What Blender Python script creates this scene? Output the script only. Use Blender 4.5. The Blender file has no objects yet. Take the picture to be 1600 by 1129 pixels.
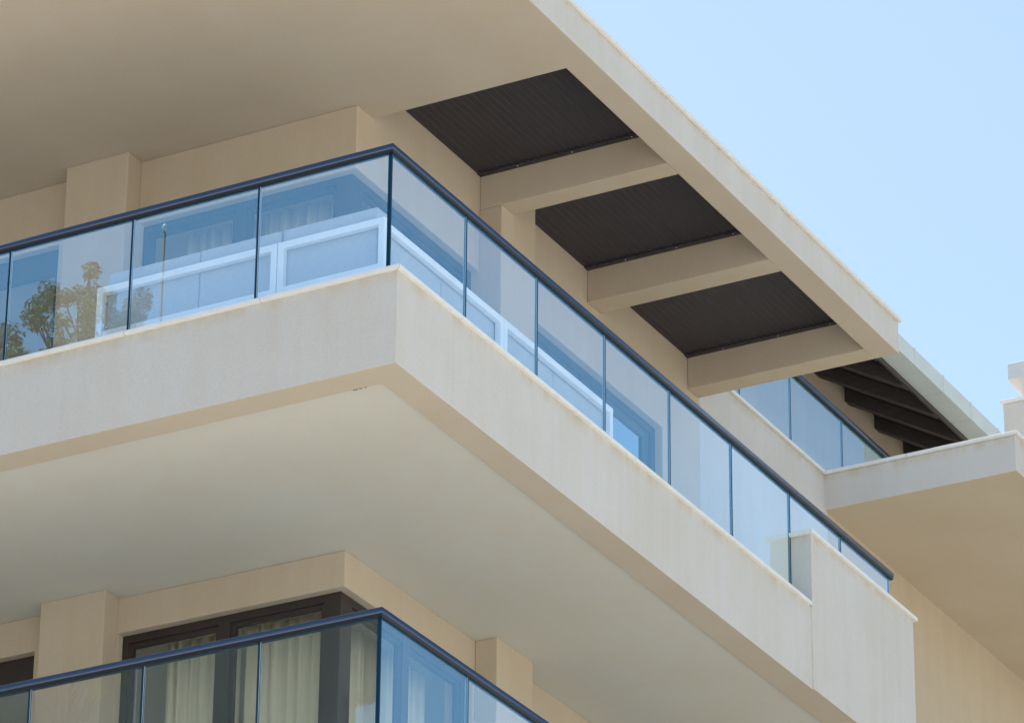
import bpy, math, random
from mathutils import Vector, Matrix

random.seed(7)
H = 15.40            # height of the main balcony coping above the ground
STOREY = 3.437
scene = bpy.context.scene
col = scene.collection

# ------------------------------------------------------------------ materials
def new_mat(name):
    m = bpy.data.materials.new(name)
    m.use_nodes = True
    nt = m.node_tree
    nt.nodes.clear()
    return m, nt, nt.nodes, nt.links

def principled(name, color, rough=0.8, metallic=0.0, spec=0.5, coat=0.0):
    m, nt, N, L = new_mat(name)
    out = N.new('ShaderNodeOutputMaterial')
    b = N.new('ShaderNodeBsdfPrincipled')
    b.inputs['Base Color'].default_value = (*color, 1)
    b.inputs['Roughness'].default_value = rough
    b.inputs['Metallic'].default_value = metallic
    b.inputs['Specular IOR Level'].default_value = spec
    b.inputs['Coat Weight'].default_value = coat
    L.new(b.outputs[0], out.inputs[0])
    return m, N, L, b

def noise(N, L, scale, detail=4, stretch=None, rough=0.55):
    g = N.new('ShaderNodeNewGeometry')
    n = N.new('ShaderNodeTexNoise')
    n.inputs['Scale'].default_value = scale
    n.inputs['Detail'].default_value = detail
    n.inputs['Roughness'].default_value = rough
    if stretch:
        mp = N.new('ShaderNodeMapping')
        mp.inputs['Scale'].default_value = stretch
        L.new(g.outputs['Position'], mp.inputs['Vector'])
        L.new(mp.outputs[0], n.inputs['Vector'])
    else:
        L.new(g.outputs['Position'], n.inputs['Vector'])
    return n.outputs['Fac']

def ramp(N, L, fac, stops):
    r = N.new('ShaderNodeValToRGB')
    e = r.color_ramp.elements
    e[0].position, e[0].color = stops[0][0], (*stops[0][1], 1)
    e[1].position, e[1].color = stops[1][0], (*stops[1][1], 1)
    L.new(fac, r.inputs[0])
    return r.outputs[0]

def mul(N, L, a, b):
    x = N.new('ShaderNodeMix')
    x.data_type = 'RGBA'
    x.blend_type = 'MULTIPLY'
    x.inputs[0].default_value = 1.0
    L.new(a, x.inputs[6]); L.new(b, x.inputs[7])
    return x.outputs[2]

def stucco(name, color, grain=0.10, bump=0.25, streak=0.06, patch=0.05, scale=110.0, warm=(1.0, 0.985, 0.96), runs=0.0):
    """Rendered plaster: fine grain bump, faint patches and rain streaks."""
    m, N, L, b = principled(name, color, 0.92, spec=0.25)
    base = N.new('ShaderNodeRGB')
    base.outputs[0].default_value = (*color, 1)
    g1 = ramp(N, L, noise(N, L, scale, 3), [(0.3, (1 - grain,) * 3), (0.7, (1 + 0 * grain,) * 3)])
    p = 1 - patch
    g2 = ramp(N, L, noise(N, L, 1.3, 5), [(0.35, (p * warm[0], p * warm[1], p * warm[2])), (0.65, (1, 1, 1))])
    s = 1 - streak
    g3 = ramp(N, L, noise(N, L, 1.0, 6, (7.0, 7.0, 0.35)), [(0.38, (s * warm[0], s * warm[1], s * warm[2])), (0.58, (1, 1, 1))])
    c = mul(N, L, mul(N, L, mul(N, L, base.outputs[0], g1), g2), g3)
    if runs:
        # isolated rain runs, and a broken band under the copings: dirt plus painted shade
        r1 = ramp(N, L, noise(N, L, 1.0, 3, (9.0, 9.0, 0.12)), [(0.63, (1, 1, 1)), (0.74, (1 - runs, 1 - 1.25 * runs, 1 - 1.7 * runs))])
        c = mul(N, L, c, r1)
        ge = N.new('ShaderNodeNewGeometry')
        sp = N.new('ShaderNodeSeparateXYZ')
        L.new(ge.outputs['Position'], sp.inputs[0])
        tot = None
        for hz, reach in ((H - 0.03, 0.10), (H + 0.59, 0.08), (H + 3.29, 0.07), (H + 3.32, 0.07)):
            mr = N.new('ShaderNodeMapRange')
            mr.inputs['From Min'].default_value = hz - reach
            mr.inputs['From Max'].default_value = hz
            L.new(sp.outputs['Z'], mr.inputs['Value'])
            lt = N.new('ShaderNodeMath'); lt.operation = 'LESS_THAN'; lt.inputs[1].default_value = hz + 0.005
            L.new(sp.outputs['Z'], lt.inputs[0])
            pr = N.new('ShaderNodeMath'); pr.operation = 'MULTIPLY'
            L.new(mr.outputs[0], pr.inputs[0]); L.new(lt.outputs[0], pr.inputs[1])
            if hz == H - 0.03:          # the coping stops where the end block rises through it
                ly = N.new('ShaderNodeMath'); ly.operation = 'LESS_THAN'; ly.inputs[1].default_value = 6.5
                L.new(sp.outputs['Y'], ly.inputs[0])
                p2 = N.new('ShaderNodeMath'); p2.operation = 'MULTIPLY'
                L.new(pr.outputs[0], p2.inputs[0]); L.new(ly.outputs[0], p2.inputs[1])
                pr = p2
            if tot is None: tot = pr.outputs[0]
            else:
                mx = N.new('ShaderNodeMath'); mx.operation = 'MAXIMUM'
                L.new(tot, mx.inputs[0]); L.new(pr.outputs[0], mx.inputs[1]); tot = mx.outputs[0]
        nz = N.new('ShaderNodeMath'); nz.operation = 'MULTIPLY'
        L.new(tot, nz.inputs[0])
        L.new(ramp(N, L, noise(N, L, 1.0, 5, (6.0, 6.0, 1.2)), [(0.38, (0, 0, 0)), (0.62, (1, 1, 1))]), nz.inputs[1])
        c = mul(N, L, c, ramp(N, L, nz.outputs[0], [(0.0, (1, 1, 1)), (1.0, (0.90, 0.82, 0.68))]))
    L.new(c, b.inputs['Base Color'])
    bp = N.new('ShaderNodeBump')
    bp.inputs['Strength'].default_value = bump
    bp.inputs['Distance'].default_value = 0.004
    L.new(noise(N, L, scale * 1.4, 4), bp.inputs['Height'])
    L.new(bp.outputs[0], b.inputs['Normal'])
    return m

def varied(name, c0, c1, rough, scale=6.0, metallic=0.0, spec=0.5, stretch=None, bump=0.0, coat=0.0):
    m, N, L, b = principled(name, c0, rough, metallic, spec, coat)
    f = noise(N, L, scale, 5, stretch)
    L.new(ramp(N, L, f, [(0.3, c0), (0.7, c1)]), b.inputs['Base Color'])
    if bump:
        bp = N.new('ShaderNodeBump')
        bp.inputs['Strength'].default_value = bump
        bp.inputs['Distance'].default_value = 0.003
        L.new(f, bp.inputs['Height'])
        L.new(bp.outputs[0], b.inputs['Normal'])
    return m

def glass(name, tint, refl, base, gain, smear=0.0, keep=1.0):
    """Coated sheet glass: clear tinted body, mirror-like coating that grows with the angle."""
    m, nt, N, L = new_mat(name)
    out = N.new('ShaderNodeOutputMaterial')
    t = N.new('ShaderNodeBsdfTransparent')
    t.inputs[0].default_value = (*tint, 1)
    g = N.new('ShaderNodeBsdfGlossy')
    g.inputs['Color'].default_value = (*refl, 1)
    g.inputs['Roughness'].default_value = 0.004
    # reflectance rises with the fifth power towards grazing; only the face the light meets first reflects
    ge = N.new('ShaderNodeNewGeometry')
    dt = N.new('ShaderNodeVectorMath'); dt.operation = 'DOT_PRODUCT'
    L.new(ge.outputs['Normal'], dt.inputs[0]); L.new(ge.outputs['Incoming'], dt.inputs[1])
    def math_node(op, a, b, c=None):
        x = N.new('ShaderNodeMath'); x.operation = op
        for i, v in enumerate((a, b, c)):
            if v is None: continue
            if isinstance(v, (int, float)): x.inputs[i].default_value = v
            else: L.new(v, x.inputs[i])
        return x.outputs[0]
    cs = math_node('ABSOLUTE', dt.outputs['Value'], None)
    om = math_node('SUBTRACT', 1.0, cs)
    fr = math_node('MULTIPLY_ADD', math_node('POWER', om, 5.0), gain, base)
    fr = math_node('MINIMUM', fr, 1.0)
    fac = math_node('MULTIPLY', fr, math_node('SUBTRACT', 1.0, ge.outputs['Backfacing']))
    def scaled(colour, f):
        x = N.new('ShaderNodeMix'); x.data_type = 'RGBA'; x.inputs[6].default_value = (0, 0, 0, 1)
        x.inputs[7].default_value = (*colour, 1)
        L.new(f, x.inputs[0])
        return x.outputs[2]
    L.new(scaled(tint, math_node('SUBTRACT', 1.0, math_node('MULTIPLY', fac, keep))), t.inputs[0])
    L.new(scaled(refl, fac), g.inputs['Color'])
    mx = N.new('ShaderNodeAddShader')
    L.new(t.outputs[0], mx.inputs[0]); L.new(g.outputs[0], mx.inputs[1])
    last = mx.outputs[0]
    if smear:
        d = N.new('ShaderNodeBsdfDiffuse')
        d.inputs[0].default_value = (0.62, 0.66, 0.72, 1)
        r = ramp(N, L, noise(N, L, 1.0, 5, (5, 5, 0.5)), [(0.35, (smear * 0.35,) * 3), (0.75, (smear,) * 3)])
        m2 = N.new('ShaderNodeMixShader')
        L.new(r, m2.inputs[0])
        L.new(last, m2.inputs[1]); L.new(d.outputs[0], m2.inputs[2])
        last = m2.outputs[0]
    L.new(last, out.inputs[0])
    return m

CREAM = (0.600, 0.515, 0.400)
M = {}
M['wall'] = stucco('cream_render', CREAM, streak=0.02)
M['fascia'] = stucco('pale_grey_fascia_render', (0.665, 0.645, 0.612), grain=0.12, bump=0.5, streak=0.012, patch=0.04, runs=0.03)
M['soffit'] = stucco('pale_soffit_paint', (0.640, 0.628, 0.565), grain=0.04, bump=0.08, streak=0.0, patch=0.015, scale=60)
M['soffit_tan'] = stucco('tan_soffit_paint', (0.590, 0.515, 0.410), grain=0.05, bump=0.10, streak=0.0, patch=0.04, scale=60)
M['inside'] = stucco('room_paint', (0.74, 0.67, 0.55), grain=0.02, bump=0.03, streak=0.0, patch=0.02)
M['stone'] = varied('white_coping_stone', (0.73, 0.725, 0.70), (0.80, 0.795, 0.77), 0.55, 14, bump=0.05)
M['rail'] = varied('dark_blue_rail_paint', (0.008, 0.030, 0.085), (0.011, 0.037, 0.100), 0.28, 9, metallic=0.1, spec=0.6, coat=0.35)
M['rail_seal'] = principled('black_rail_seal', (0.010, 0.010, 0.013), 0.5)[0]
M['glass'] = glass('coated_rail_glass', (0.96, 0.97, 0.98), (0.40, 0.82, 1.0), 0.345, 0.90, smear=0.035, keep=0.22)
M['edge'] = principled('teal_glass_edge', (0.003, 0.040, 0.085), 0.35, spec=0.3)[0]
M['edge_glint'] = principled('painted_edge_glint', (0.42, 0.56, 0.62), 0.3, spec=0.5)[0]  # pale colour paints the highlight along one edge of each pane
M['pane'] = glass('window_pane', (0.98, 0.985, 0.975), (0.85, 0.95, 1.0), 0.045, 0.9)
M['pane_coated'] = glass('coated_door_pane', (0.75, 0.85, 0.90), (0.75, 0.93, 1.0), 0.42, 0.6)
M['frame'] = varied('dark_brown_window_frame', (0.030, 0.022, 0.022), (0.040, 0.030, 0.029), 0.38, 5)
M['louvre'] = varied('dark_brown_roof_sheet', (0.035, 0.030, 0.036), (0.042, 0.036, 0.043), 0.6, 3, stretch=(6, 0.4, 1))
M['timber'] = varied('dark_stained_timber', (0.045, 0.038, 0.040), (0.075, 0.060, 0.056), 0.7, 9, stretch=(0.6, 6, 3), bump=0.2)
M['board'] = varied('dark_roof_boards', (0.013, 0.014, 0.024), (0.020, 0.021, 0.033), 0.75, 7, stretch=(6, 0.4, 1))
M['metal'] = varied('pale_grey_green_sheet_metal', (0.56, 0.60, 0.57), (0.62, 0.66, 0.63), 0.45, 3, metallic=0.15)
M['cap'] = varied('pale_grey_chimney_cap_paint', (0.56, 0.60, 0.60), (0.62, 0.65, 0.65), 0.6, 4)
M['white'] = varied('white_powder_coat', (0.78, 0.78, 0.77), (0.83, 0.83, 0.82), 0.4, 8)
M['cushion'] = varied('light_grey_outdoor_fabric', (0.42, 0.43, 0.45), (0.47, 0.48, 0.50), 0.95, 60, bump=0.2)
M['sling'] = varied('grey_seat_fabric', (0.36, 0.38, 0.40), (0.40, 0.42, 0.44), 0.95, 60)
M['curtain'] = varied('pale_cream_curtain', (0.80, 0.77, 0.61), (0.86, 0.83, 0.67), 0.95, 30, stretch=(4, 4, 0.5))
M['ground'] = varied('pale_paving', (0.280, 0.267, 0.238), (0.337, 0.321, 0.287), 0.9, 0.6, bump=0.1)
M['bounce_fill'] = varied('pale_bounce_fill', (0.53, 0.515, 0.475), (0.63, 0.61, 0.565), 0.9, 0.7, bump=0.1)
M['bounce_absorber'] = varied('dull_bounce_absorber', (0.18, 0.165, 0.11), (0.26, 0.235, 0.165), 0.95, 1.5, bump=0.2)
M['bark'] = varied('grey_brown_bark', (0.10, 0.075, 0.055), (0.17, 0.13, 0.10), 0.95, 8, stretch=(3, 3, 0.6), bump=0.4)
M['leaf'] = varied('yellow_green_foliage', (0.085, 0.125, 0.022), (0.165, 0.20, 0.045), 0.75, 2.2)
M['leaf_dark'] = varied('dull_green_foliage', (0.060, 0.074, 0.028), (0.105, 0.115, 0.048), 0.8, 2.2)
M['opposite'] = stucco('dull_brown_render', (0.115, 0.100, 0.070), grain=0.1, bump=0.2, streak=0.1, patch=0.12)
M['pole'] = varied('brown_pole_paint', (0.04, 0.02, 0.014), (0.055, 0.03, 0.022), 0.6, 4)
M['roofing'] = varied('grey_roof_membrane', (0.30, 0.29, 0.27), (0.36, 0.35, 0.32), 0.9, 2)

# ------------------------------------------------------------------ mesh helpers
def finish(name, verts, faces, mats, idx=None, parent=None, bevel=0.0, smooth=False):
    """Link one mesh object; its origin sits at the middle of its foot."""
    xs = [v[0] for v in verts]; ys = [v[1] for v in verts]; zs = [v[2] for v in verts]
    c = Vector(((min(xs) + max(xs)) / 2, (min(ys) + max(ys)) / 2, min(zs)))
    me = bpy.data.meshes.new(name)
    me.from_pydata([(v[0] - c.x, v[1] - c.y, v[2] - c.z) for v in verts], [], faces)
    for m in (mats if isinstance(mats, (list, tuple)) else [mats]):
        me.materials.append(m)
    if idx:
        me.polygons.foreach_set('material_index', idx)
    if smooth:
        me.polygons.foreach_set('use_smooth', [True] * len(me.polygons))
    me.update()
    o = bpy.data.objects.new(name, me)
    col.objects.link(o)
    w = Vector((c.x, c.y, c.z + H))
    o['_w'] = tuple(w)
    if parent is not None:
        o.parent = parent
        o.location = w - Vector(parent['_w'])
    else:
        o.location = w
    if bevel:
        b = o.modifiers.new('edge', 'BEVEL')
        b.width = bevel; b.segments = 2; b.limit_method = 'ANGLE'; b.angle_limit = math.radians(40)
        b.harden_normals = False
    return o

def empty(name, x, y, z):
    o = bpy.data.objects.new(name, None)
    col.objects.link(o)
    o.empty_display_size = 0.3
    o.location = (x, y, z + H)
    o['_w'] = (x, y, z + H)
    return o

def tag(o, label, cat, group=None):
    o['label'] = label; o['category'] = cat
    if group: o['group'] = group
    return o

def solid(name, boxes, mats, parent=None, bevel=0.006, matfn=None, cut=()):
    """Union of axis-aligned boxes (minus the boxes in cut) as ONE connected closed mesh."""
    br = [sorted({round(b[k + j], 5) for b in list(boxes) + list(cut) for j in (0, 1)}) for k in (0, 2, 4)]
    X, Y, Z = br
    nx, ny, nz = len(X) - 1, len(Y) - 1, len(Z) - 1
    def inside(bs, x, y, z):
        return any(b[0] < x < b[1] and b[2] < y < b[3] and b[4] < z < b[5] for b in bs)
    F = {}
    for i in range(nx):
        for j in range(ny):
            for k in range(nz):
                c = ((X[i] + X[i + 1]) / 2, (Y[j] + Y[j + 1]) / 2, (Z[k] + Z[k + 1]) / 2)
                if inside(boxes, *c) and not inside(cut, *c):
                    F[i, j, k] = 1
    vid, verts, faces, idx = {}, [], [], []
    def V(i, j, k):
        if (i, j, k) not in vid:
            vid[i, j, k] = len(verts); verts.append((X[i], Y[j], Z[k]))
        return vid[i, j, k]
    D = [((1, 0, 0), lambda i, j, k: [(i+1, j, k), (i+1, j+1, k), (i+1, j+1, k+1), (i+1, j, k+1)]),
         ((-1, 0, 0), lambda i, j, k: [(i, j, k), (i, j, k+1), (i, j+1, k+1), (i, j+1, k)]),
         ((0, 1, 0), lambda i, j, k: [(i, j+1, k), (i, j+1, k+1), (i+1, j+1, k+1), (i+1, j+1, k)]),
         ((0, -1, 0), lambda i, j, k: [(i, j, k), (i+1, j, k), (i+1, j, k+1), (i, j, k+1)]),
         ((0, 0, 1), lambda i, j, k: [(i, j, k+1), (i+1, j, k+1), (i+1, j+1, k+1), (i, j+1, k+1)]),
         ((0, 0, -1), lambda i, j, k: [(i, j, k), (i, j+1, k), (i+1, j+1, k), (i+1, j, k)])]
    for (i, j, k) in F:
        for n, q in D:
            if (i + n[0], j + n[1], k + n[2]) not in F:
                p = q(i, j, k)
                faces.append([V(*a) for a in p])
                if matfn:
                    c = [sum((X, Y, Z)[d][a[d]] for a in p) / 4 for d in range(3)]
                    idx.append(matfn(n, c))
    return finish(name, verts, faces, mats, idx or None, parent, bevel)

def prism(name, poly, axis, a, b, mats, parent=None, bevel=0.0, smooth=False):
    """Polygon given in the two other axes, extruded along axis from a to b."""
    n = len(poly)
    def P(u, v, t):
        return {'X': (t, u, v), 'Y': (u, t, v), 'Z': (u, v, t)}[axis]
    verts = [P(u, v, a) for u, v in poly] + [P(u, v, b) for u, v in poly]
    faces = [list(range(n)), list(range(2 * n - 1, n - 1, -1))]
    faces += [[i, i + n, (i + 1) % n + n, (i + 1) % n] for i in range(n)]
    o = finish(name, verts, faces, mats, None, parent, bevel, smooth)
    fix_normals(o)
    return o

def fix_normals(o):
    import bmesh
    bm = bmesh.new(); bm.from_mesh(o.data)
    bmesh.ops.recalc_face_normals(bm, faces=bm.faces)
    bm.to_mesh(o.data); bm.free()

def sweep(name, path, profile, mats, parent=None, smooth=False):
    """Profile (offset to the outside, height) swept along a flat mitred path."""
    rings = []
    for i, p in enumerate(path):
        p = Vector(p)
        d0 = (p - Vector(path[i - 1])).normalized() if i else None
        d1 = (Vector(path[i + 1]) - p).normalized() if i < len(path) - 1 else None
        n0 = Vector((d0.y, -d0.x, 0)) if d0 else None
        n1 = Vector((d1.y, -d1.x, 0)) if d1 else None
        n = (n0 + n1) / (1 + n0.dot(n1)) if n0 and n1 else (n0 or n1)
        rings.append([p + n * u + Vector((0, 0, v)) for u, v in profile])
    m = len(profile)
    verts = [tuple(v) for r in rings for v in r]
    faces = []
    for r in range(len(rings) - 1):
        for i in range(m):
            j = (i + 1) % m
            faces.append([r * m + i, r * m + j, (r + 1) * m + j, (r + 1) * m + i])
    faces += [list(range(m))[::-1], list(range((len(rings) - 1) * m, len(rings) * m))]
    o = finish(name, verts, faces, mats, None, parent, 0, smooth)
    fix_normals(o)
    return o

# ------------------------------------------------------------------ ground
g = 1500.0
ground = finish('ground', [(-g, -g, -H), (g, -g, -H), (g, g, -H), (-g, g, -H)], [[0, 1, 2, 3]], M['ground'])
ground['kind'] = 'structure'
bounce_ground = finish('bounce_ground', [(0.5, -45, 0.004 - H), (45, -45, 0.004 - H), (45, 7.0, 0.004 - H), (0.5, 7.0, 0.004 - H)], [[0, 1, 2, 3]], M['bounce_fill'])  # unseen bright patch, added to bounce light onto the right-hand walls
bounce_ground['kind'] = 'structure'
bounce_absorber = finish('bounce_absorber', [(-1.5, 7.2, 0.006 - H), (70, 7.2, 0.006 - H), (70, 70, 0.006 - H), (-1.5, 70, 0.006 - H)], [[0, 1, 2, 3]], M['bounce_absorber'])  # unseen darker patch, added to cut the bounce under the rear wing
bounce_absorber['kind'] = 'structure'

# ------------------------------------------------------------------ the building
XW, YW = -1.913, 2.576       # wall corner behind the balcony
XL = -12.5                   # how far the front runs to the left
SOF = 2.994                  # soffit of the roof
bld = empty('apartment_building', -5.0, 6.0, -H)
tag(bld, 'modern cream rendered apartment building with glass railed corner balconies and a deep overhanging roof', 'building')

def balcony(dz):
    """Floor slab with a fascia, a tan edge strip below, a white inner soffit and an upstand."""
    z = lambda v: v + dz
    s = 0.235
    boxes = [(XL, -0.03, 0.03, 8.5, z(-0.703), z(-0.10)), (XL, XW, 8.5, 9.4, z(-0.703), z(-0.10))]
    for lo, hi in ((-0.723, -0.703), (-0.10, -0.03)):
        boxes += [(-0.03 - s, -0.03, 0.03, 8.5, z(lo), z(hi)), (XL, -0.03, 0.03, 0.03 + s, z(lo), z(hi)),
                  (XW, -0.03, 8.5 - s, 8.5, z(lo), z(hi))]
    boxes += [(-0.19, -0.014, 6.53, 8.51, z(-0.03), z(0.59)), (-0.03, -0.014, 6.53, 8.51, z(-0.726), z(-0.03))]
    def mf(n, c):
        if n[2] < 0:
            return 1 if c[2] > z(-0.71) and c[2] < z(-0.70) else 2
        return 0
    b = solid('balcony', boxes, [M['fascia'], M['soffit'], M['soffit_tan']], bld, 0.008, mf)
    if dz == 0:
        for a, c in ((-0.492, -0.455), (-0.446, -0.424), (-0.404, -0.390)):
            solid('crack', [(a, c, 0.2625, 0.2690, -0.7250, -0.7225)], M['rail_seal'], b, 0)
    gp = 0.002
    t0, t1 = z(-0.03), z(0.0)
    xs = [0.0, -1.098]
    while xs[-1] > XL: xs.append(xs[-1] - 1.098)
    w = 0.30
    prism('coping_stone', [(xs[1] + gp, 0), (-gp, 0), (-w - gp, w), (xs[1] + gp, w)], 'Z', t0, t1, M['stone'], b, 0.004)
    for a, c in zip(xs[1:], xs[2:]):
        solid('coping_stone', [(c + gp, a - gp, 0, w, t0, t1)], M['stone'], b, 0.004)
    ys = [0, 1.309, 2.622, 3.91, 5.192, 6.505]
    prism('coping_stone', [(0, gp), (0, ys[1] - gp), (-w, ys[1] - gp), (-w, w + gp)], 'Z', t0, t1, M['stone'], b, 0.004)
    for a, c in zip(ys[1:], ys[2:]):
        solid('coping_stone', [(-w, 0, a + gp, c - gp, t0, t1)], M['stone'], b, 0.004)
    solid('coping_stone', [(-w, -0.192, 6.53, 8.5, t0, t1)], M['stone'], b, 0.004)
    for a, c in ((6.495, 7.53), (7.534, 8.55)):
        solid('coping_stone', [(-0.192, 0.014, a, c, z(0.5905), z(0.622))], M['stone'], b, 0.004)
    return b

def rounded(w, z0, z1, r, seg=4):
    pts = []
    for cx, cz, a0 in ((w - r, z0 + r, -90), (w - r, z1 - r, 0), (-w + r, z1 - r, 90), (-w + r, z0 + r, 180)):
        for k in range(seg + 1):
            a = math.radians(a0 + 90 * k / seg)
            pts.append((cx + r * math.cos(a), cz + r * math.sin(a)))
    return pts

def panel(parent, x0, x1, y0, y1, z0, z1):
    """One toughened glass sheet: clear faces, teal edges, a painted pale glint down one side."""
    thin_x = (x1 - x0) < (y1 - y0)
    e, e2 = 0.009, 0.004
    if thin_x:
        bx = [(x0, x1, y0, y0 + e, z0, z1), (x0, x1, y0 + e, y1 - e2, z0, z1), (x0, x1, y1 - e2, y1, z0, z1)]
        lo, hi, ax, k = y0 + e, y1 - e2, 0, 1
    else:
        bx = [(x0, x0 + e2, y0, y1, z0, z1), (x0 + e2, x1 - e, y0, y1, z0, z1), (x1 - e, x1, y0, y1, z0, z1)]
        lo, hi, ax, k = x0 + e2, x1 - e, 1, 0
    def mf(n, c):
        if abs(n[ax]) > 0.5:
            if c[k] < lo: return 1 if thin_x else 2
            if c[k] > hi: return 2 if thin_x else 1
            return 0
        return 1
    o = solid('glass_panel', bx, [M['glass'], M['edge'], M['edge_glint']], parent, 0, mf)
    o.rotation_euler.z = math.radians(random.uniform(-0.10, 0.10))
    return o

def railing(path, joints_x, joints_y, zb, zt, inset_x, inset_y):
    ex = empty('railing', path[0][0], path[0][1], zb)
    ex.parent = bld
    ex.location = Vector(ex['_w']) - Vector(bld['_w'])
    h0, h1 = zt - 0.053, zt
    sweep('handrail', [(p[0], p[1], 0) for p in path], rounded(0.032, h0, h1, 0.017), M['rail'], ex, True)
    sweep('seal', [(p[0], p[1], 0) for p in path], [(-0.025, h0 - 0.014), (0.025, h0 - 0.014), (0.027, h0 + 0.004), (-0.027, h0 + 0.004)], M['rail_seal'], ex)
    t, gp = 0.008, 0.004
    for a, c in zip(joints_x, joints_x[1:]):
        panel(ex, min(a, c) + gp, max(a, c) - gp, inset_y - t, inset_y + t, zb, h0 - 0.015)
    for a, c in zip(joints_y, joints_y[1:]):
        panel(ex, inset_x - t, inset_x + t, min(a, c) + gp, max(a, c) - gp, zb, h0 - 0.015)
    return ex

def storey(dz, top, sides):
    z = lambda v: v + dz
    t = 0.25
    fl = z(-0.10)
    hd = z(2.45)
    boxes = [(XL, XW, YW, YW + t, fl, top), (XW - t, XW, YW + t, 8.43, fl, top)]
    if sides:                                    # the top storey's wall also closes the roof recess and the end
        boxes += [(XW - t, XW, YW + t, 8.43, top, 3.50)]
    cut = [(-3.866, XW + 0.1, YW - 0.1, YW + t + 0.1, fl - 1, hd), (XW - t - 0.1, XW + 0.1, YW - 0.1, 4.5, fl - 1, hd),
           (-7.4, -4.61, YW - 0.1, YW + t + 0.1, fl - 1, hd),
           (XW - t - 0.1, XW + 0.1, 5.15, 7.715, fl - 1, z(2.43))]
    solid('wall', boxes, M['wall'], bld, 0.008, None, cut)
    # inner walls of the rooms
    solid('partition', [(XL, XW - t, 8.9, 9.1, fl, top)], M['inside'], bld, 0)
    solid('pane', [(XL + 0.1, XL + 0.11, YW + t, 8.9, fl, top)], M['pane'], bld, 0)  # unseen glazed end, added to let daylight into the rooms
    # pilasters
    solid('pilaster', [(-4.44, -3.866, 2.385, YW, fl, top)], M['wall'], bld, 0.008)
    if sides:
        solid('pilaster', [(XW, -1.712, 4.5, 4.70, fl, top - 0.002), (XW, -1.728, 4.702, 5.09, fl, 3.29)], M['wall'], bld, 0.006)
    else:
        solid('pilaster', [(XW, -1.72, 4.52, 5.09, fl, top)], M['wall'], bld, 0.008)
    # corner window: outer frame and sashes as one frame, four panes
    y0, y1 = YW + 0.07, YW + 0.13
    x0, x1 = XW - 0.13, XW - 0.07
    h = hd - 0.065
    fr = [(-3.866, x1, y0, y1, h, hd), (-3.866, x1, y0, y1, fl, fl + 0.08), (-3.866, -3.815, y0, y1, fl, hd),
          (-3.025, -2.925, y0, y1, fl, hd), (-2.125, x1, y0, y1, fl, hd),
          (x0, x1, y1, 4.5, h, hd), (x0, x1, y1, 4.5, fl, fl + 0.08), (x0, x1, y1, y1 + 0.10, fl, hd),
          (x0, x1, 3.55, 3.65, fl, hd), (x0, x1, 4.44, 4.5, fl, hd)]
    sa = 0.035
    for a, c in ((-3.815, -3.025), (-2.925, -2.125)):   # sashes set back in the frame
        fr += [(a, a + sa, y0 + 0.02, y1, fl + 0.08, h), (c - sa, c, y0 + 0.02, y1, fl + 0.08, h), (a, c, y0 + 0.02, y1, h - sa, h)]
    for a, c in ((y1 + 0.10, 3.55), (3.65, 4.44)):
        fr += [(x0, x1 - 0.02, a, a + sa, fl + 0.08, h), (x0, x1 - 0.02, c - sa, c, fl + 0.08, h), (x0, x1 - 0.02, a, c, h - sa, h)]
    w = empty('window', -2.9, y0, fl); w.parent = bld; w.location = Vector(w['_w']) - Vector(bld['_w'])
    solid('frame', fr, M['frame'], w, 0.004)
    for a, c in ((-3.78, -3.06), (-2.89, -2.16)):
        solid('pane', [(a, c, y1 - 0.022, y1 - 0.012, fl + 0.08, h - sa)], M['pane'], w, 0)
    for a, c in ((y1 + 0.135, 3.515), (3.685, 4.405)):
        solid('pane', [(x0 + 0.012, x0 + 0.022, a, c, fl + 0.08, h - sa)], M['pane'], w, 0)
    # window left of the pilaster, with a deep head
    w = empty('window', -6.0, y0, fl); w.parent = bld; w.location = Vector(w['_w']) - Vector(bld['_w'])
    solid('frame', [(-7.4, -4.61, y0, y1, hd - 0.21, hd), (-7.4, -4.61, y0, y1, fl, fl + 0.08), (-7.4, -7.33, y0, y1, fl, hd),
                    (-4.68, -4.61, y0, y1, fl, hd), (-6.05, -5.95, y0, y1, fl, hd)], M['frame'], w, 0.004)
    for a, c in ((-7.33, -6.05), (-5.95, -4.68)):
        solid('pane', [(a, c, y1 - 0.03, y1 - 0.02, fl + 0.08, hd - 0.21)], M['pane'], w, 0)
    # wide balcony door in the side wall
    w = empty('window', x1, 6.4, fl); w.parent = bld; w.location = Vector(w['_w']) - Vector(bld['_w'])
    hb = z(2.43)
    fr = [(x0, x1, 5.15, 7.715, hb - 0.07, hb), (x0, x1, 5.15, 7.715, fl, fl + 0.08), (x0, x1, 5.15, 5.24, fl, hb), (x0, x1, 7.63, 7.715, fl, hb),
          (x0, x1, 6.38, 6.50, fl, hb)]
    for a, c in ((5.24, 6.38), (6.50, 7.63)):
        fr += [(x0, x1 - 0.02, a, a + 0.09, fl + 0.08, hb - 0.07), (x0, x1 - 0.02, c - 0.12, c, fl + 0.08, hb - 0.07), (x0, x1 - 0.02, a, c, hb - 0.15, hb - 0.07)]
    solid('frame', fr, M['frame'], w, 0.004)
    for a, c in ((5.33, 6.26), (6.59, 7.51)):
        solid('pane', [(x0 + 0.012, x0 + 0.022, a, c, fl + 0.08, hb - 0.15)], M['pane_coated'], w, 0)

balcony(0.0)
balcony(-STOREY)
storey(0.0, SOF, True)
storey(-STOREY, -0.703, False)
# storeys below, down to the ground
solid('wall', [(XL, XW, YW, 9.4, -H, -STOREY - 0.703)], M['wall'], bld, 0.01)

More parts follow.
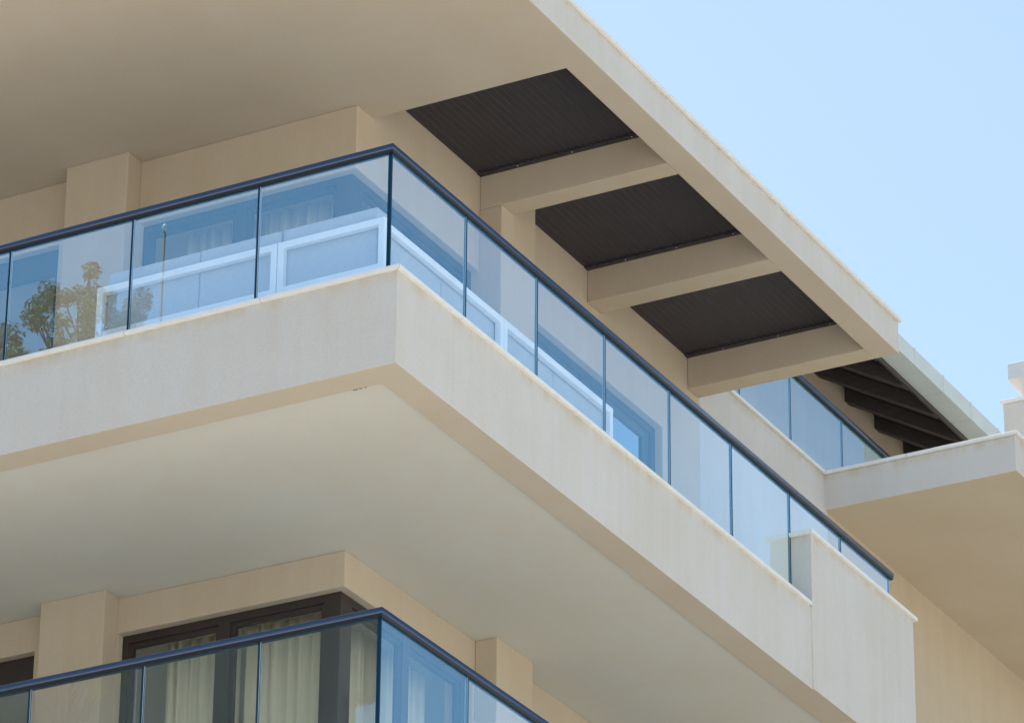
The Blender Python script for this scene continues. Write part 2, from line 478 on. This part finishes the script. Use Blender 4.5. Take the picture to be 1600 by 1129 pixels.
jx = [-0.2 - 0.004, -1.250]
while jx[-1] > XL + 0.6: jx.append(jx[-1] - 1.040)
jy = [0.2 - 0.004, 1.245, 2.296, 3.350, 4.409, 5.470, 6.523, 7.490, 8.455]
rail_end = 8.50
railing([(XL, 0.2), (-0.2, 0.2), (-0.2, rail_end)], jx, jy, 0.001, 1.048, -0.2, 0.2)
jx = [-0.204, -1.113]
while jx[-1] > XL + 0.6: jx.append(jx[-1] - 0.910)
jy = [0.196, 1.36, 2.45, 3.55, 4.65, 5.75, 6.85, 8.455]
railing([(XL, 0.2), (-0.2, 0.2), (-0.2, rail_end)], jx, jy, 0.001 - STOREY, 1.048 - STOREY, -0.2, 0.2)

# roof: plate over the rooms and the front, edge beam, three cross beams, dark sheets in the bays
RT = 3.29
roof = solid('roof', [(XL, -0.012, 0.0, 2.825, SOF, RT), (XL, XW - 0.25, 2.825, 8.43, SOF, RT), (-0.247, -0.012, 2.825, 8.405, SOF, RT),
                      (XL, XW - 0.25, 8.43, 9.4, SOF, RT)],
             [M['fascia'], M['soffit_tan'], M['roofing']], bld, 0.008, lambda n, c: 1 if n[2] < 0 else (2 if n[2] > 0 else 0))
for a, c in ((4.5, 4.702), (6.34, 6.572), (8.197, 8.405)):
    solid('beam', [(XW + 0.0015, -0.2485, a, c, SOF, RT), (XW + 0.0015, -0.303, a, c, RT - 0.01, 3.336)], M['wall'], roof, 0.006)
for a, c in ((2.826, 4.499), (4.703, 6.339), (6.573, 8.196)):
    # corrugated sheet: ribs run away from the viewer, flat flashing along the far beam
    pitch, hh = 0.062, 0.004
    prof, x = [], XW + 0.003
    while x < -0.250 - pitch:
        prof += [(x, 3.298), (x + 0.020, 3.298), (x + 0.026, 3.298 + hh), (x + pitch - 0.006, 3.298 + hh)]
        x += pitch
    prof += [(x, 3.298), (-0.2495, 3.298)]
    poly = prof + [(-0.2495, 3.335), (XW + 0.003, 3.335)]
    lv = prism('louvre_panel', poly, 'Y', a + 0.001, c - 0.001, M['louvre'], roof)
    fb = [(XW + 0.004, -0.2495, c - 0.055, c - 0.001, 3.288, 3.2975)]
    x = XW + 0.02
    while x < -0.30:
        fb.append((x, x + 0.026, c - 0.075, c - 0.055, 3.282, 3.2975))
        x += pitch
    solid('flashing', fb, M['louvre'], lv, 0)
    for k in range(3):
        xx = -1.55 + 0.5 * k + random.uniform(-.03, .03)
        solid('screw', [(xx - 0.004, xx + 0.004, c - 0.040, c - 0.032, 3.284, 3.2875)], M['white'], lv, 0)
solid('sun_leak_cover', [(XW + 0.002, -0.304, 2.70, 8.40, 3.3375, 3.36)], M['roofing'], roof, 0)  # unseen cover, added to keep sun from leaking into the bays
# roof coping: thin stones with a small overhang, stepping on the joints
ys = [-0.03, 1.2, 2.46, 3.73, 4.98, 6.24, 7.33, 8.425]
for a, c in zip(ys, ys[1:]):
    solid('coping_stone', [(-0.30, 0.018, a + 0.002, c - 0.002, RT + 0.002, RT + 0.030)], M['stone'], roof, 0.004)
for k in range(10):
    a = -0.304 - 1.25 * k
    solid('coping_stone', [(a - 1.246, a, -0.03, 0.30, RT + 0.002, RT + 0.030)], M['stone'], roof, 0.004)

# terrace behind: parapet in the plane of the side wall and a slab reaching out to the right
solid('wall', [(XW - 0.25, XW, 8.43, 11.06, -H, 3.3185)], M['fascia'], bld, 0.008)  # same wall as under the roof; paler coat paints in its open skylight
solid('wall', [(XW - 0.25, XW, 11.07, 20.0, -H, 2.97), (XW - 0.25, XW, 11.07, 20.0, 2.97, 3.15), (-8.0, XW - 0.25, 9.41, 20, 2.97, 3.10)], M['wall'], bld, 0.008)
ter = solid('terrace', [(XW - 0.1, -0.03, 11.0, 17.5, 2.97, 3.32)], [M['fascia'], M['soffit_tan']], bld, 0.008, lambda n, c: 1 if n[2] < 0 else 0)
zc0, zc1 = 3.3205, 3.352
for a, c in ((8.44, 9.70), (9.704, 10.967)):
    solid('coping_stone', [(XW - 0.28, XW + 0.028, a, c, zc0, zc1)], M['stone'], ter, 0.004)
for a, c in ((XW - 0.28, -1.082), (-1.078, 0.0)):
    solid('coping_stone', [(a, c, 10.971, 11.27, zc0, zc1)], M['stone'], ter, 0.004)
for a, c in ((11.274, 12.4), (12.404, 13.6), (13.604, 15.0), (15.004, 17.5)):
    solid('coping_stone', [(-0.30, 0.0, a, c, zc0, zc1)], M['stone'], ter, 0.004)
railing([(-2.09, 8.55), (-2.09, 15.4)], [], [8.56, 9.58, 10.66, 11.79, 12.92, 14.05, 15.2], zc1 + 0.001, 4.318, -2.09, 0)

# rear wing: wall and pitched roof on dark rafters with a sheet metal eave
solid('wall', [(-3.25, -3.0, 9.41, 18.6, 3.10, 5.76)], M['wall'], bld, 0.008)
sl = 0.578
bz = lambda x: 5.70 - sl * (x + 3.0)
er = prism('pitched_roof', [(-6.5, bz(-6.5)), (-1.60, bz(-1.60)), (-1.60, bz(-1.60) + 0.11), (-6.5, bz(-6.5) + 0.11)], 'Y', 8.6, 14.75, M['board'], bld)
prism('roof_boards', [(-6.5, bz(-6.5)), (-1.95, bz(-1.95)), (-1.95, bz(-1.95) + 0.11), (-6.5, bz(-6.5) + 0.11)], 'Y', 14.752, 18.8, M['board'], er)
for k in range(1, 7):
    y = 13.93 + 0.715 * k
    prism('rafter', [(-4.2, bz(-4.2) - 0.145), (-1.98, bz(-1.98) - 0.145), (-1.98, bz(-1.98) - 0.002), (-4.2, bz(-4.2) - 0.002)], 'Y', y, y + 0.115, M['timber'], er)
for k in range(-6, 1):
    y = 13.93 + 0.715 * k
    prism('rafter', [(-4.2, bz(-4.2) - 0.145), (-1.746, bz(-1.746) - 0.145), (-1.746, bz(-1.746) - 0.002), (-4.2, bz(-4.2) - 0.002)],
          'Y', y, y + 0.115, M['timber'], er)
solid('eave_board', [(-1.744, -1.717, 8.6, 14.78, 4.842, 4.958)], M['timber'], er, 0.004)
ys = [8.6 + 0.0, 9.56, 10.22, 10.89, 11.56, 12.23, 12.90, 13.57, 14.24, 14.78]
for a, c in zip(ys, ys[1:]):
    solid('eave_panel', [(-1.715, -1.50, a + 0.004, c - 0.004, 4.878, 5.052)], M['metal'], er, 0.005)
    solid('eave_cap', [(-1.72, -1.492, c - 0.008, c + 0.008, 5.0525, 5.058)], M['metal'], er, 0)

# neighbouring house with a flared chimney cap, farther back
nb = empty('neighbour_house', -1.0, 30.0, -H)
tag(nb, 'pale neighbouring house far behind, its parapet and flared chimney cap at the right edge', 'building')
solid('wall', [(-6.17, 4.0, 26.03, 34.0, -H, 11.345)], M['fascia'], nb, 0.01)
solid('coping_stone', [(-6.2, 4.03, 26.0, 26.3, 11.346, 11.395), (-6.2, -5.9, 26.3, 34.03, 11.346, 11.395), (-5.95, 4.0, 26.28, 33.9, 11.34, 11.36)], M['stone'], nb, 0.006)
ch = solid('chimney', [(-5.86, -4.2, 26.32, 27.6, 11.36, 11.66)], M['fascia'], nb, 0.006)
cv = []
for x0_, x1_, y0_, y1_, zz in ((-5.93, -4.13, 26.25, 27.67, 11.42), (-6.08, -3.98, 26.02, 27.9, 11.68), (-6.08, -3.98, 26.02, 27.9, 11.91)):
    cv += [(x0_, y0_, zz), (x1_, y0_, zz), (x1_, y1_, zz), (x0_, y1_, zz)]
cf = [[3, 2, 1, 0]] + [[b + i, b + (i + 1) % 4, b + 4 + (i + 1) % 4, b + 4 + i] for b in (0, 4) for i in range(4)] + [[8, 9, 10, 11]]
finish('cap', cv, cf, [M['cap'], M['fascia']], [1, 1, 1, 1, 1, 0, 0, 0, 0, 0], ch, 0.006)

# brown apartment block across the court: only its reflection in the lower glass shows
op = empty('brown_building', -14.0, -21.0, -H)
tag(op, 'dull brown apartment block across the court, mirrored darkly in the lower balcony glass', 'building')
wins = [(-20.6 + 2.6 * i, -19.2 + 2.6 * i, -12.4 + 3.1 * k, -10.9 + 3.1 * k) for i in range(5) for k in range(6)]
solid('wall', [(-22.0, -7.0, -26.0, -16.0, -H, 6.6)], M['opposite'], op, 0.02, None, [(a, b, -16.25, -15.9, c, d_) for a, b, c, d_ in wins])
solid('roof', [(-22.3, -6.7, -26.3, -15.7, 6.602, 6.78)], M['roofing'], op, 0.02)
for a, b, c, d_ in wins:
    w = empty('window', (a + b) / 2, -16.2, c); w.parent = op; w.location = Vector(w['_w']) - Vector(op['_w'])
    solid('frame', [(a + .002, b - .002, -16.22, -16.15, c + .002, c + 0.07), (a + .002, b - .002, -16.22, -16.15, d_ - 0.07, d_ - .002), (a + .002, a + 0.07, -16.22, -16.15, c + .002, d_ - .002),
                    (b - 0.07, b - .002, -16.22, -16.15, c + .002, d_ - .002)], M['frame'], w, 0)
    solid('pane', [(a + 0.07, b - 0.07, -16.20, -16.19, c + 0.07, d_ - 0.07)], M['pane_coated'], w, 0)

# ------------------------------------------------------------------ outdoor sofas behind the glass
FLOOR = -0.10
def sofa(name_label, along, a, b, split, arms=(0, 0), ctop=0.725, c_from=None, c_to=None):
    """White framed sofa with its back to the glass. along 'X': back at y=.35; along 'Y': back at x=-.35."""
    def B(u0, u1, v0, v1, z0, z1):      # u along the glass, v away from it
        return (u0, u1, 0.35 + v0, 0.35 + v1, z0, z1) if along == 'X' else (-0.35 - v1, -0.35 - v0, u0, u1, z0, z1)
    mid = (a + b) / 2
    e = empty('outdoor_sofa', *((mid, 0.75) if along == 'X' else (-0.75, mid)), FLOOR)
    tag(e, name_label, 'sofa', 'white framed outdoor sofas behind the balcony glass')
    p = 0.05
    fr = [B(a, b, 0, p, 0.547, 0.60), B(a, b, 0, p, 0.17, 0.248), B(a, a + p, 0, p, FLOOR + 0.1, 0.60), B(b - p, b, 0, p, FLOOR + 0.1, 0.60)]
    if arms[0]: fr += [B(a, a + p, p, 0.80, 0.50, 0.547), B(a, a + p, 0.75, 0.80, 0.1, 0.547)]
    if arms[1]: fr += [B(b - p, b, p, 0.80, 0.50, 0.547), B(b - p, b, 0.75, 0.80, 0.1, 0.547)]
    fr += [B(a, b, p, 0.80, 0.10, 0.17), B(a, a + p, 0, p, 0.0, 0.17), B(b - p, b, 0, p, 0.0, 0.17)]
    solid('frame', fr, M['white'], e, 0.006)
    solid('seat', [B(a + p + 0.005, b - p - 0.005, 0.213, 0.78, 0.172, 0.30)], M['sling'], e, 0.03)
    for u in (a + 0.005, b - p + 0.005):
        for v in (0.005, 0.755):
            solid('leg', [B(u, u + 0.04, v, v + 0.04, FLOOR, 0.0 if v < 0.5 else 0.0985)], M['white'], e, 0.004)
    cs = [c_from or (a + (p if arms[0] else 0) + 0.002)] + list(split) + [c_to or (b - (p if arms[1] else 0) - 0.002)]
    for i, (c0, c1) in enumerate(zip(cs, cs[1:])):
        yield (B(c0 + 0.002, c1 - 0.002, 0.058, 0.21, 0.176, ctop), i)

SPECS = [('long white framed outdoor sofa behind the front glass, its open end towards the pilaster', 'X', -2.68, -1.192, [-1.86], ['pale grey back cushion on the front sofa, at its open end', 'pale grey back cushion on the front sofa, the one next to the corner seat']),
         ('short white framed outdoor seat in the corner of the balcony beside the glass corner edge', 'X', -1.186, -0.330, [], ['single pale grey back cushion on the short corner seat behind the front glass']),
         ('white framed outdoor sofa behind the side glass, starting at the balcony corner', 'Y', 0.402, 2.095, [1.28], ['pale grey back cushion on the side sofa, nearest the balcony corner', 'pale grey back cushion on the side sofa, before the double white post']),
         ('white framed outdoor sofa behind the side glass, between double post and balcony door', 'Y', 2.101, 3.79, [2.95], ['pale grey back cushion on the far side sofa, just past the double white post', 'pale grey back cushion on the far side sofa, at the end by the balcony door'])]
EXTRA = [((1, 0), 0.725, None), ((0, 0), 0.725, None, -0.42), ((0, 0), 0.655, 0.575), ((0, 1), 0.655, None)]
for (lab, al, a, b, sp, cl), ex in zip(SPECS, EXTRA):
    for (bx, i) in list(sofa(lab, al, a, b, sp, *ex)):
        c = solid('back_cushion', [bx], M['cushion'], None, 0.012)
        tag(c, cl[i], 'cushion', 'back cushions on the outdoor sofas')

# ------------------------------------------------------------------ curtains inside the windows
def curtain(label, along, a, b, depth, z0, z1, wave):
    n = int(abs(b - a) / 0.012)
    th = 0.006
    front, back = [], []
    ph = random.uniform(0, 6)
    for i in range(n + 1):
        u = a + (b - a) * i / n
        o = 0.019 * math.sin(u * wave + ph) + 0.014 * math.sin(u * wave * 0.47 + 1.7 * ph) + 0.006 * math.sin(u * wave * 2.3)
        front.append((u, depth + o)); back.append((u, depth + o + th))
    loop = front + back[::-1]
    if along == 'Y':
        loop = [(v, u) for u, v in loop]
    k = len(front)
    verts, faces = [], []
    rows = 2
    for zz in (z0, z1):
        verts += [(x, y, zz) for x, y in loop]
    m = len(loop)
    for i in range(m):
        j = (i + 1) % m
        faces.append([i, j, m + j, m + i])
    for s in (0, m):
        for i in range(k - 1):
            faces.append([s + i, s + i + 1, s + m - 2 - i, s + m - 1 - i])
    o = finish('curtain', verts, faces, M['curtain'], None, None, 0, True)
    fix_normals(o)
    for p in o.data.polygons:
        if abs(p.normal.z) > 0.9: p.use_smooth = False
    return tag(o, label, 'curtain', 'pleated curtains hanging inside the windows')

for dz, nm in ((0.0, 'upper'), (-STOREY, 'lower')):
    where = 'window above the main balcony' if dz == 0 else 'window below the main balcony'
    zt = 2.465 + dz
    curtain('pale pleated curtain in the left sash of the corner ' + where, 'X', -3.66, -3.02, 2.95, FLOOR + dz + 0.02, zt, 62)
    curtain('pale pleated curtain in the right sash of the corner ' + where, 'X', -2.95, -2.18, 2.95, FLOOR + dz + 0.02, zt, 55)
    curtain('pale pleated curtain in the side panes of the corner ' + where, 'Y', 2.98, 4.45, -2.30, FLOOR + dz + 0.02, zt, 58)

# ------------------------------------------------------------------ trees and pole across the court, mirrored in the glass
def tree(name, label, x, y, top, crown_r, crown_h, leaves, mat, seed, trunk_r=0.16, size=(0.10, 0.2), clumps=26, taper=1.0, puff=1.0):
    R = random.Random(seed)
    e = empty(name, x, y, -H)
    tag(e, label, 'tree', 'tall trees mirrored in the balcony glass')
    # trunk with limbs: tapered tubes
    verts, faces = [], []
    def tube(p0, p1, r0, r1, seg=7, bend=0.0):
        steps = 5
        base = len(verts)
        d = (p1 - p0)
        ax = d.normalized()
        s = ax.orthogonal().normalized(); q = ax.cross(s)
        wob = Vector((R.uniform(-1, 1), R.uniform(-1, 1), 0)) * bend
        for i in range(steps + 1):
            t = i / steps
            c = p0 + d * t + wob * math.sin(math.pi * t)
            r = r0 + (r1 - r0) * t
            for k in range(seg):
                a = 2 * math.pi * k / seg
                verts.append(tuple(c + (s * math.cos(a) + q * math.sin(a)) * r))
        for i in range(steps):
            for k in range(seg):
                a, b = base + i * seg + k, base + i * seg + (k + 1) % seg
                faces.append([a, b, b + seg, a + seg])
        faces.append([base + k for k in range(seg)][::-1])
        faces.append([base + steps * seg + k for k in range(seg)])
    foot, tip = Vector((x, y, -H)), Vector((x + R.uniform(-.2, .2), y + R.uniform(-.2, .2), top - 0.5))
    tube(foot, tip, trunk_r, 0.02, 9, 0.25)
    centres = []
    for k in range(clumps):
        t = (k + R.random()) / clumps
        zc = top - crown_h * (1 - t) - 0.25 - R.uniform(0, 0.35)
        rr = crown_r * (0.45 + 0.55 * min(1.0, 2.2 * t)) * max(0.0, 1 - (0.93 * t) ** 7) * taper
        a = k * 2.399 + R.uniform(-.4, .4)
        d = rr * R.uniform(0.35, 1.0)
        c = Vector((x + math.cos(a) * d, y + math.sin(a) * d, zc))
        centres.append((c, puff * (0.25 + 0.22 * rr)))
        f = (zc - 0.6 - d * 0.5 + H) / (top - 0.5 + H)
        f = max(0.2, min(0.97, f))
        tube(foot.lerp(tip, f), c, trunk_r * 0.35 * (1 - f) + 0.018, 0.006, 5, 0.08)
    tr = finish('trunk', verts, faces, M['bark'], None, e, 0, True)
    lv, lf = [], []
    for i in range(leaves):
        c, rad = centres[R.randrange(len(centres))]
        while True:
            v = Vector((R.uniform(-1, 1), R.uniform(-1, 1), R.uniform(-1, 1)))
            if v.length < 1: break
        p = c + v * rad * Vector((1, 1, 0.75)).length / 1.6
        s = R.uniform(*size) * 0.5
        n = (v.normalized() + Vector((R.uniform(-1, 1), R.uniform(-1, 1), R.uniform(-.2, 1.2)))).normalized()
        a = n.orthogonal().normalized(); b = n.cross(a)
        th = R.uniform(0, 6.28)
        a, b = a * math.cos(th) + b * math.sin(th), b * math.cos(th) - a * math.sin(th)
        k = len(lv)
        for (u, w) in ((-1, 0), (-0.2, -0.45), (1, 0), (-0.2, 0.45)):
            lv.append(tuple(p + a * u * s + b * w * s + n * (0.12 * s * abs(w))))
        lf.append([k, k + 1, k + 2, k + 3])
    finish('crown', lv, lf, mat, None, e)
    return e

tree('slender_tree', 'slender yellow green tree whose airy top is mirrored in the left glass', -8.95, -8.9, 6.62, 1.05, 4.2, 30000, M['leaf'], 5, clumps=150, size=(0.03, 0.065), puff=0.30)
tree('broad_tree', 'dull green bushy tree mirrored lowest in the leftmost glass panel', -10.65, -9.2, 6.6, 1.1, 5.0, 36000, M['leaf_dark'], 11, clumps=150, size=(0.035, 0.075), puff=0.5)

pl = empty('flag_pole', -8.05, -8.75, -H)
tag(pl, 'thin brown pole with a white tip mirrored in the second glass panel', 'pole')
ring = [(0.014 * math.cos(2 * math.pi * k / 12), 0.014 * math.sin(2 * math.pi * k / 12)) for k in range(12)]
prism('shaft', [(-8.05 + u, -8.75 + v) for u, v in ring], 'Z', -H, 6.45, M['pole'], pl, 0, True)
fv, ff = [], []
for i, (r, zz) in enumerate(((0.0, 6.45), (0.018, 6.46), (0.025, 6.48), (0.025, 6.51), (0.018, 6.53), (0.0, 6.55))):
    for k in range(12):
        fv.append((-8.05 + r * math.cos(k * math.pi / 6), -8.75 + r * math.sin(k * math.pi / 6), zz))
for i in range(5):
    for k in range(12):
        ff.append([i * 12 + k, i * 12 + (k + 1) % 12, (i + 1) * 12 + (k + 1) % 12, (i + 1) * 12 + k])
finish('finial', fv, ff, M['white'], None, pl, 0, True)

for o in scene.objects:
    if '_w' in o: del o['_w']

# ------------------------------------------------------------------ camera
cam = bpy.data.cameras.new('camera')
cam.sensor_width = 36.0
cam.lens = 36.0 * 6999.05 / 1600.0
cam.clip_end = 5000
co = bpy.data.objects.new('camera', cam)
col.objects.link(co)
pit, roll, yaw = math.radians(26.0896), math.radians(0.5683), math.radians(28.8045)
fwd = Vector((-math.sin(yaw) * math.cos(pit), math.cos(yaw) * math.cos(pit), math.sin(pit)))
right = Vector((math.cos(yaw), math.sin(yaw), 0))
up = right.cross(fwd)
r = right * math.cos(roll) + up * math.sin(roll)
u = r.cross(fwd)
co.matrix_world = Matrix(((r.x, u.x, -fwd.x, 13.503), (r.y, u.y, -fwd.y, -22.979), (r.z, u.z, -fwd.z, H - 13.772), (0, 0, 0, 1)))
scene.camera = co

# ------------------------------------------------------------------ light
SUN_EL, SUN_AZ = 67.0, -72.0           # azimuth: degrees right of +Y
w = bpy.data.worlds.new('World')
scene.world = w
w.use_nodes = True
n = w.node_tree.nodes
s = n.new('ShaderNodeTexSky')
s.sky_type = 'NISHITA'
s.sun_disc = False
s.sun_elevation = math.radians(SUN_EL)
s.sun_rotation = math.radians(SUN_AZ)
s.air_density = 1.3
s.dust_density = 1.05
s.ozone_density = 0.2
w.node_tree.links.new(s.outputs[0], n['Background'].inputs[0])
n['Background'].inputs[1].default_value = 0.10

sl_ = bpy.data.lights.new('sun', 'SUN')
sl_.energy = 4.6
sl_.angle = math.radians(0.53)
sl_.color = (1.0, 0.95, 0.88)
so = bpy.data.objects.new('sun', sl_)
col.objects.link(so)
el, az = math.radians(SUN_EL), math.radians(SUN_AZ)
d = Vector((math.sin(az) * math.cos(el), math.cos(az) * math.cos(el), math.sin(el)))
so.rotation_euler = (-d).to_track_quat('-Z', 'Y').to_euler()
so.location = (0, 0, 60)

scene.view_settings.view_transform = 'Standard'
scene.view_settings.look = 'None'
scene.view_settings.exposure = 1.05
scene.view_settings.gamma = 1.0
scene.view_settings.use_curve_mapping = False
scene.render.engine = 'CYCLES'
scene.cycles.max_bounces = 10
scene.cycles.transparent_max_bounces = 24
